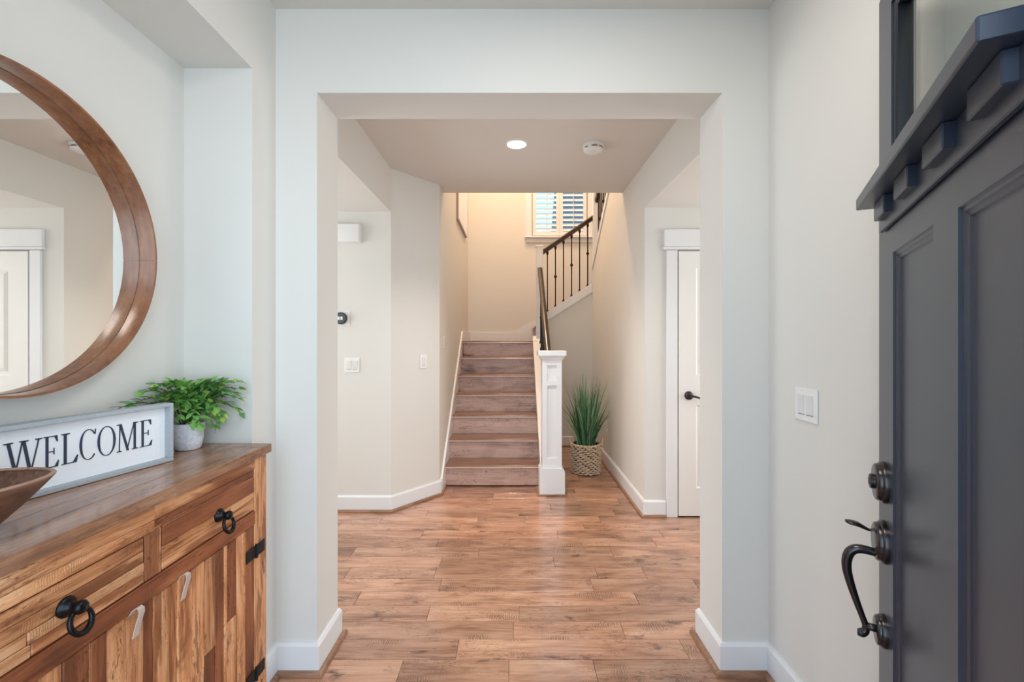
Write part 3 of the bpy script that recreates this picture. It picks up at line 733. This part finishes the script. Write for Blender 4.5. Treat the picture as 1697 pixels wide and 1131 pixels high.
LET = {
 'W': (1.02, [slant(.27, .06, T_), slant(.27, .47, t_*1.2), slant(.66, .47, T_), slant(.70, .93, t_*1.2), serif(.11, 1, .25, -1), serif(.53, 1, .25, -1), serif(.94, 1, .2, -1)]),
 'E': (.56, [rect(.1, .1+T_, 0, 1), rect(.03, .52, 0, t_), rect(.03, .5, 1-t_, 1), rect(.2, .4, .49, .49+t_), [(.52, 0), (.56, .2), (.53, .2), (.42, .03)], [(.5, 1), (.52, .8), (.49, .8), (.4, .97)], rect(.375, .4, .4, .61)]),
 'L': (.56, [rect(.1, .1+T_, 0, 1), rect(.03, .52, 0, t_), [(.52, 0), (.57, .24), (.54, .24), (.4, .03)], serif(.157, 1, .28, -1)]),
 'C': (.66, ringseg(.36, .5, .34, .52, .75, 2*PI-.75, T_)+[[(.6, .82), (.63, .82), (.64, 1.0), (.61, 1.0)]]),
 'O': (.74, ringseg(.37, .5, .36, .52, 0, 2*PI, T_)),
 'M': (.92, [slant(.1, .13, t_*1.2), slant(.44, .12, T_), slant(.42, .74, t_*1.2), rect(.74, .74+T_, 0, 1), serif(.12, 0, .2), serif(.8, 0, .26), serif(.12, 1, .2, -1), serif(.82, 1, .22, -1)]),
}
def px_to_s(px):
    r = (px-850)/750; a = 1.396; q = P0.x-.02*0.97
    t = (a*r-q)/(.9715*r-.237); return SL-t
spans = [('W', 3, 66), ('E', 68, 95), ('L', 98, 126.5), ('C', 128.5, 157.5), ('O', 159, 190), ('M', 191, 226.5), ('E', 229, 250.5)]
LHT = .0775
for ch, pa, pb in spans:
    sa, sb = px_to_s(pa), px_to_s(pb); wd, polys = LET[ch]
    k = (sb-sa)/wd
    mk('letter', poly_letter([[(sa+x*k, .058+y*LHT) for x, y in p] for p in polys]), 'letter', sg, local=True)

# ------------------------------------------------------------------ dough bowl
ax_ = Vector((-.66, -.75, 0)).normalized(); pp = Vector((-ax_.y, ax_.x, 0))
BL, BWD, BH = .19, .118, .108
tip = Vector((-.914, .905, 0)); bc = tip+ax_*BL
bo = thing('dough_bowl', (bc.x, bc.y, TZ), 'dark carved wooden dough bowl in front of the welcome sign', 'bowl')
def bowl_ring(f, z, n=64):
    out = []
    for k in range(n):
        a = 2*PI*k/n; c, s = math.cos(a), math.sin(a)
        u = math.copysign(abs(c)**.85, c)*BL*(f if f > .5 else f); v = math.copysign(abs(s)**1.15, s)*BWD*f
        p = bc+ax_*u+pp*v; out.append((p.x, p.y, TZ+z))
    return out
bm = BM()
prof = [(.0, 0), (.40, 0), (.46, .003), (.62, .03), (.80, .064), (.93, .092), (1.0, BH), (.985, BH+.003), (.96, BH), (.88, .090), (.74, .06), (.56, .03), (.3, .016), (.0, .014)]
quadgrid(bm, [bowl_ring(max(f, .001), z) for f, z in prof], close_u=True)
mk('bowl_shell', bm, 'bowl', bo, smooth=True)
bm = BM(); r1 = bowl_ring(.985, BH+.0035, 96)
rows = [[Vector(p)+Vector((0, 0, .0032*math.sin(2*PI*q/8)))+(Vector(p)-Vector((bc.x, bc.y, p[2]))).normalized()*(.0045*math.cos(2*PI*q/8)) for q in range(8)] for p in r1]
quadgrid(bm, rows, close_u=True, close_v=True); mk('bowl_rim', bm, 'bowlrim', bo, smooth=True, label='lighter worn rim')

# ------------------------------------------------------------------ small leafy plant
pc = Vector((-1.108, 1.545, TZ))
pl = thing('potted_plant', pc, 'small leafy green plant in a whitewashed pot on the sideboard', 'potted plant')
bm = BM(); lathe(bm, [(0, 0.001), (.033, .001), (.0375, .005), (.043, .03), (.0465, .065), (.048, .088), (.0475, .091), (.044, .091), (.043, .08), (0, .08)], pc, 'Z', 40, cap=False); mk('pot', bm, 'pot', pl, smooth='auto')
bm = BM(); lathe(bm, [(0, .083), (.0432, .083)], pc, 'Z', 24, cap=False); mk('soil', bm, 'soil', pl)
def leaf_mesh(L_, W_):
    bm = BM(); rows = []
    for t, ww in ((0, .08), (.2, .7), (.45, 1), (.7, .72), (.88, .35), (1, .03)):
        z = -.18*L_*t*t; rows.append([(L_*t, -W_*ww, z+.18*W_*ww), (L_*t, 0, z), (L_*t, W_*ww, z+.18*W_*ww)])
    quadgrid(bm, rows); return bm
protos = []
rl = random.Random(11)
def put_leaf(p, d, up, sc, mi_):
    d = d.normalized(); s = up.cross(d)
    if s.length < 1e-3: s = Vector((1, 0, 0))
    s.normalize(); n = d.cross(s)
    mt = Matrix((d, s, n)).transposed().to_4x4()
    me = leafmesh[mi_]
    o = bpy.data.objects.new('leaf', me); COL.objects.link(o); o.parent = pl
    o.matrix_local = Matrix.Translation(p-pc) @ mt @ Matrix.Scale(sc, 4)
leafmesh = []
for i in range(4):
    bm = leaf_mesh(.034, .0098); me = bpy.data.meshes.new('leaf'); bm.to_mesh(me); bm.free(); me.materials.append(M['leaf'][i])
    me.polygons.foreach_set('use_smooth', [True]*len(me.polygons)); leafmesh.append(me)
stems = BM(); nleaf = 0; extra = BM(); protol = [leaf_mesh(.034, .0098) for _ in range(1)]
def any_leaf(p, d, up, sc, mi_):
    global nleaf
    if nleaf < 298:
        put_leaf(p, d, up, sc, mi_); nleaf += 1
    else:
        d = d.normalized(); s_ = up.cross(d); s_.normalize(); n_ = d.cross(s_)
        mt = Matrix.Translation(p) @ Matrix((d, s_, n_)).transposed().to_4x4() @ Matrix.Scale(sc, 4)
        rows = [[mt @ v.co for v in list(protol[0].verts)[k*3:k*3+3]] for k in range(6)]
        quadgrid(extra, rows)
spr = []
for q in range(30):
    # (azimuth, reach, end height above the pot rim)
    a_ = rl.uniform(0, 2*PI); spr.append((a_, rl.uniform(.03, .095), rl.uniform(.06, .15)))
spr += [(-PI/2-.16, .235, .085), (-PI/2-.2, .19, .10), (-PI/2-.1, .15, .13), (-PI/2, .12, .15), (-.3, .14, .12), (.1, .15, .09), (.35, .15, .12), (.2, .16, .06), (.55, .14, .03), (-.1, .13, .05), (.0, .11, .15), (.4, .13, .145), (1.2, .085, .14), (1.0, .095, .10), (.7, .12, .10), (2.2, .07, .14), (-2, .07, .15), (.1, .08, .0), (-.5, .075, .02), (.6, .08, .02), (-.9, .07, .03), (.3, .1, .03), (-1.3, .07, .05), (1.1, .07, .02)]
for q, (ang, reach, rise) in enumerate(sorted(spr, key=lambda t: -t[1])):
    dirv = Vector((math.cos(ang), math.sin(ang), 0))
    if dirv.x < -.05: reach = min(reach, .068/abs(dirv.x))
    if dirv.y > .1: reach = min(reach, .085/dirv.y)
    b0 = pc+Vector((rl.uniform(-.02, .02), rl.uniform(-.02, .02), .08))
    pts = []
    pk = .075+max(0, .05-abs(rise)*.2)
    for k in range(9):
        t = k/8; pts.append(b0+dirv*(reach*(t**1.1))+Vector((0, 0, rise*t+pk*4*t*(1-t)*.45)))
    tube(stems, pts, [.0016]*7+[.0012, .0008], 5)
    for k in range(2, 9):
        d = (pts[k]-pts[k-1]).normalized()
        for sgn in (-1, 1):
            if k < 4 and rl.random() < .3: continue
            side = d.cross(Vector((0, 0, 1))); side = side.normalized() if side.length > .01 else Vector((1, 0, 0))
            ld = d*.7+side*sgn*rl.uniform(.5, 1)+Vector((0, 0, rl.uniform(-.2, .6)))
            outer = reach > .11 or k > 6
            mi_ = rl.choice((0, 1, 1, 2, 2)) if outer and rl.random() < .6 else rl.choice((0, 0, 1, 3, 1))
            p = pts[k]+d*rl.uniform(-.006, .006)
            if p.x+ld.normalized().x*.03 < NB+.006: continue
            any_leaf(p, ld, Vector((rl.uniform(-.5, .5), rl.uniform(-.5, .5), 1)), rl.uniform(.65, 1.1), mi_)
    d = pts[-1]-pts[-2]
    if pts[-1].x+d.normalized().x*.03 > NB+.006: any_leaf(pts[-1], d, Vector((rl.uniform(-.5, .5), 0, 1)), rl.uniform(.8, 1.1), rl.choice((1, 2, 2, 0)))
if len(extra.verts): mk('inner_leaves', extra, M['leaf'][1], pl, smooth=True, kind='stuff')
mk('stems', stems, 'stem', pl)

# ------------------------------------------------------------------ grass in a woven basket
gc = Vector((.733, 4.545, 0)); BR = .140; BHT = .285
gp = thing('basket_plant', gc, 'tall green grass plant in a woven seagrass basket beside the stairs', 'potted plant')
bm = BM(); lathe(bm, [(0, .002), (BR-.01, .002), (BR-.004, .02), (BR-.002, BHT-.01), (BR-.012, BHT-.012), (BR-.012, .22), (0, .22)], gc, 'Z', 40, cap=False); mk('basket_lining', bm, 'basket_core', gp)
bm = BM(); n = 17; rb = random.Random(2)
for j in range(15):
    z = .012+j*.0188; rows = []
    for k in range(120):
        a = 2*PI*k/120; wv = math.sin(n*a+(j % 2)*PI)
        r = BR+.002+.0095*wv; rad = .0086*(1+.2*math.sin(7*a+j*2.3))
        c = Vector((gc.x+r*math.cos(a), gc.y+r*math.sin(a), z+.0025*math.sin(n*a*.5+j)+.0015*math.sin(a*3+j)))
        er = Vector((math.cos(a), math.sin(a), 0))
        rows.append([c+er*(rad*.62*math.cos(2*PI*s/6))+Vector((0, 0, rad*math.sin(2*PI*s/6))) for s in range(6)])
    quadgrid(bm, rows, close_u=True, close_v=True)
mk('basket_weave', bm, 'basket', gp, smooth=True, kind='stuff')
bm = BM(); rows = []
for k in range(96):
    a = 2*PI*k/96; c = Vector((gc.x+BR*math.cos(a), gc.y+BR*math.sin(a), BHT+.003*math.sin(24*a))); er = Vector((math.cos(a), math.sin(a), 0)); rad = .011*(1+.12*math.sin(24*a))
    rows.append([c+er*(rad*math.cos(2*PI*s/8))+Vector((0, 0, rad*.8*math.sin(2*PI*s/8))) for s in range(8)])
quadgrid(bm, rows, close_u=True, close_v=True); mk('basket_rim', bm, 'basket', gp, smooth=True)
for s in (-1, 1):
    bm = BM(); pts = []
    for k in range(13):
        t = k/12; a = PI*t; pts.append((gc.x+s*(BR+.012+.016*math.sin(a)), gc.y-.045+.09*t, BHT-.02+.075*math.sin(a)))
    tube(bm, pts, .0062, 7); mk('basket_handle', bm, 'basket', gp, smooth=True)
tones = [BM(), BM(), BM()]; rg = random.Random(21)
for q in range(340):
    bm = tones[rg.choice((0, 1, 1, 2))]
    a = rg.uniform(0, 2*PI); r0 = BR*.62*math.sqrt(rg.random())
    b0 = Vector((gc.x+r0*math.cos(a), gc.y+r0*math.sin(a), .215))
    hgt = rg.uniform(.38, .82) if q % 4 else rg.uniform(.25, .5); lean = rg.uniform(.02, .19)*(1.1 if hgt < .6 else .8)*(.35+r0/(BR*.62)); a2 = a+rg.uniform(-.5, .5)
    if q % 45 == 0: lean = .24; hgt *= .8
    dr_ = Vector((math.cos(a2), math.sin(a2), 0)); sd_ = Vector((-math.sin(a2+rg.uniform(-1.2, 1.2)), math.cos(a2+rg.uniform(-1.2, 1.2)), 0)); sd_.normalize()
    wd = rg.uniform(.0036, .0066); rows = []
    droop = rg.uniform(0, .12)
    for k in range(8):
        t = k/7; p = b0+dr_*(lean*(t**1.7)+(droop*.35*max(0, t-.6)))+Vector((0, 0, hgt*(t-droop*t*t*t)))
        p.x = min(p.x, XH-.012)
        ww = wd*(1-t**2.2)+.0004; rows.append([p-sd_*ww, p+dr_*ww*.35, p+sd_*ww])
    quadgrid(bm, rows)
for bm, tn in zip(tones, ('bladed', 'blade', 'bladel')): mk('grass_blades', bm, tn, gp, smooth=True, kind='stuff')

# ------------------------------------------------------------------ switches, outlet, alarm, downlight, thermostat, chime, picture
def switch(name, loc, rz, gangs, label, cat='light switch', group=None):
    """faces local -y"""
    w2 = .0355 if gangs == 1 else .0585
    t = thing(name, loc, label, cat, group, rz)
    bm = BM(); box(bm, -w2, w2, -.006, -.0005, -.0575, .0575, .0022, 2); mk('plate', bm, 'plate', t, local=True)
    for g in range(gangs):
        xc = (g-(gangs-1)/2)*.046
        bm = BM(); prism(bm, [(-.0075, -.033), (-.011, .033-.066*.0), (-.006, .033), (-.005, -.033)], 'X', xc-.0165, xc+.0165); mk('rocker', bm, 'plate2', t, local=True)
        bm = BM(); box(bm, xc-.0165, xc+.0165, -.0078, -.0058, -.0352, -.0335); mk('rocker_gap', bm, 'slot', t, local=True)
    bm = BM()
    for g in range(gangs):
        for z in (-.048, .048): lathe(bm, [(0, -.0068), (.0025, -.0066), (.003, -.006)], ((g-(gangs-1)/2)*.046, 0, z), 'Y', 8, cap=False)
    mk('screws', bm, 'plate2', t, local=True, kind='stuff')
    return t
switch('light_switch', (XR, 1.571, 1.106), -PI/2, 2, 'white double rocker switch on the wall beside the open front door')
switch('light_switch', (-1.243, YL, 1.133), 0, 2, 'white double rocker switch below the thermostat')
va = Vector((BX-AX, BY-YL, 0)); ang = math.atan2(va.y, va.x); tt = .64
switch('light_switch', (AX+va.x*tt, YL+va.y*tt, 1.148), ang, 1, 'white single switch on the angled wall left of the stairs')
switch('light_switch', (BX, 4.12, 1.305), PI/2, 1, 'white switch on the stairwell wall above the skirt board')
ol = thing('wall_outlet', (XH, 4.78, .41), 'white power outlet low on the wall behind the grass plant', 'outlet', rz=-PI/2)
bm = BM(); box(bm, -.0355, .0355, -.006, -.0005, -.0575, .0575, .0022, 2); mk('plate', bm, 'plate', ol, local=True)
for z in (-.02, .02):
    bm = BM(); lathe(bm, [(0, -.0085), (.015, -.0085), (.0165, -.006)], (0, 0, z), 'Y', 20, cap=False); mk('socket', bm, 'plate2', ol, local=True)
sa = thing('smoke_alarm', (.546, 3.08, ZC), 'round white smoke alarm on the hall ceiling', 'smoke alarm')
bm = BM(); lathe(bm, [(.072, ZC-.0005), (.072, ZC-.012), (.066, ZC-.016), (.060, ZC-.016)], (.546, 3.08, 0), 'Z', 40, cap=False); mk('mounting_ring', bm, 'plate', sa, smooth='auto')
bm = BM(); lathe(bm, [(.064, ZC-.014), (.066, ZC-.034), (.062, ZC-.042), (.054, ZC-.047), (0, ZC-.048)], (.546, 3.08, 0), 'Z', 40, cap=False); mk('alarm_body', bm, 'plate', sa, smooth='auto')
for a0, a1 in ((-1.9, -1.3), (-1.1, -.5), (-2.7, -2.3)):
    bm = BM(); rows = []
    for k in range(7):
        a = a0+(a1-a0)*k/6; rows.append([(.546+r*math.cos(a), 3.08+r*math.sin(a), ZC-z) for r, z in ((.0667, .024), (.0667, .031), (.060, .031), (.060, .024))])
    quadgrid(bm, rows, close_u=True); mk('vent_slot', bm, 'slot', sa)
bm = BM(); lathe(bm, [(.009, ZC-.0475), (.009, ZC-.0495), (0, ZC-.0495)], (.55, 3.06, 0), 'Z', 16, cap=False); mk('test_button', bm, 'plate2', sa)
dl = thing('downlight', (.025, 3.065, ZC), 'lit round recessed downlight in the hall ceiling', 'ceiling light')
bm = BM(); lathe(bm, [(.078, ZC-.0005), (.077, ZC-.004), (.066, ZC-.006), (.062, ZC-.003)], (.025, 3.065, 0), 'Z', 40, cap=False); mk('trim_ring', bm, 'plate', dl, smooth='auto')
bm = BM(); lathe(bm, [(0, ZC-.0035), (.0625, ZC-.0035)], (.025, 3.065, 0), 'Z', 40, cap=False); mk('lens', bm, 'lens', dl)
th = thing('thermostat', (-1.325, YL, 1.494), 'round dark-rimmed thermostat on a white wall plate', 'thermostat')
bm = BM(); box(bm, -.066, .064, -.006, -.0005, -.056, .056, .002); mk('wall_plate', bm, 'plate', th, local=True)
bm = BM(); lathe(bm, [(.046, -.006), (.047, -.02), (.043, -.026), (.038, -.026)], (0, 0, 0), 'Y', 40, cap=False); mk('dial_ring', bm, 'bronze', th, smooth='auto', local=True)
bm = BM(); lathe(bm, [(.038, -.0255), (.03, -.027), (0, -.028)], (0, 0, 0), 'Y', 40, cap=False); mk('display', bm, 'dial', th, smooth=True, local=True)
bm = BM(); box(bm, -.02, -.004, -.0285, -.0275, -.012, .012); box(bm, .002, .018, -.0285, -.0275, -.012, .012); mk('display_digits', bm, 'plate', th, local=True, kind='stuff')
ch = thing('door_chime', (-1.30, YL, 2.15), 'white rectangular door chime box high on the hall wall', 'door chime')
bm = BM(); box(bm, -.13, .127, -.052, -.0005, -.07, .066, .008, 3); mk('chime_cover', bm, 'plate', ch, smooth='auto', local=True)
bm = BM(); box(bm, -.135, .131, -.012, -.0005, -.074, .070, .003); mk('back_plate', bm, 'plate2', ch, local=True)
pf = thing('picture', (BX, 5.4, 2.95), 'white framed picture high on the stairwell wall', 'picture')
bm = BM()
for a in ((5.03, 5.045, 2.67, 3.31), (5.97, 5.985, 2.67, 3.31), (5.045, 5.97, 2.67, 2.685), (5.045, 5.97, 3.295, 3.31)): box(bm, BX+.001, BX+.024, *a)
mk('picture_frame', bm, 'pframe', pf)
bx('picture_print', (BX+.002, BX+.0265, 5.045, 5.97, 2.685, 3.295), 'canvas', pf)
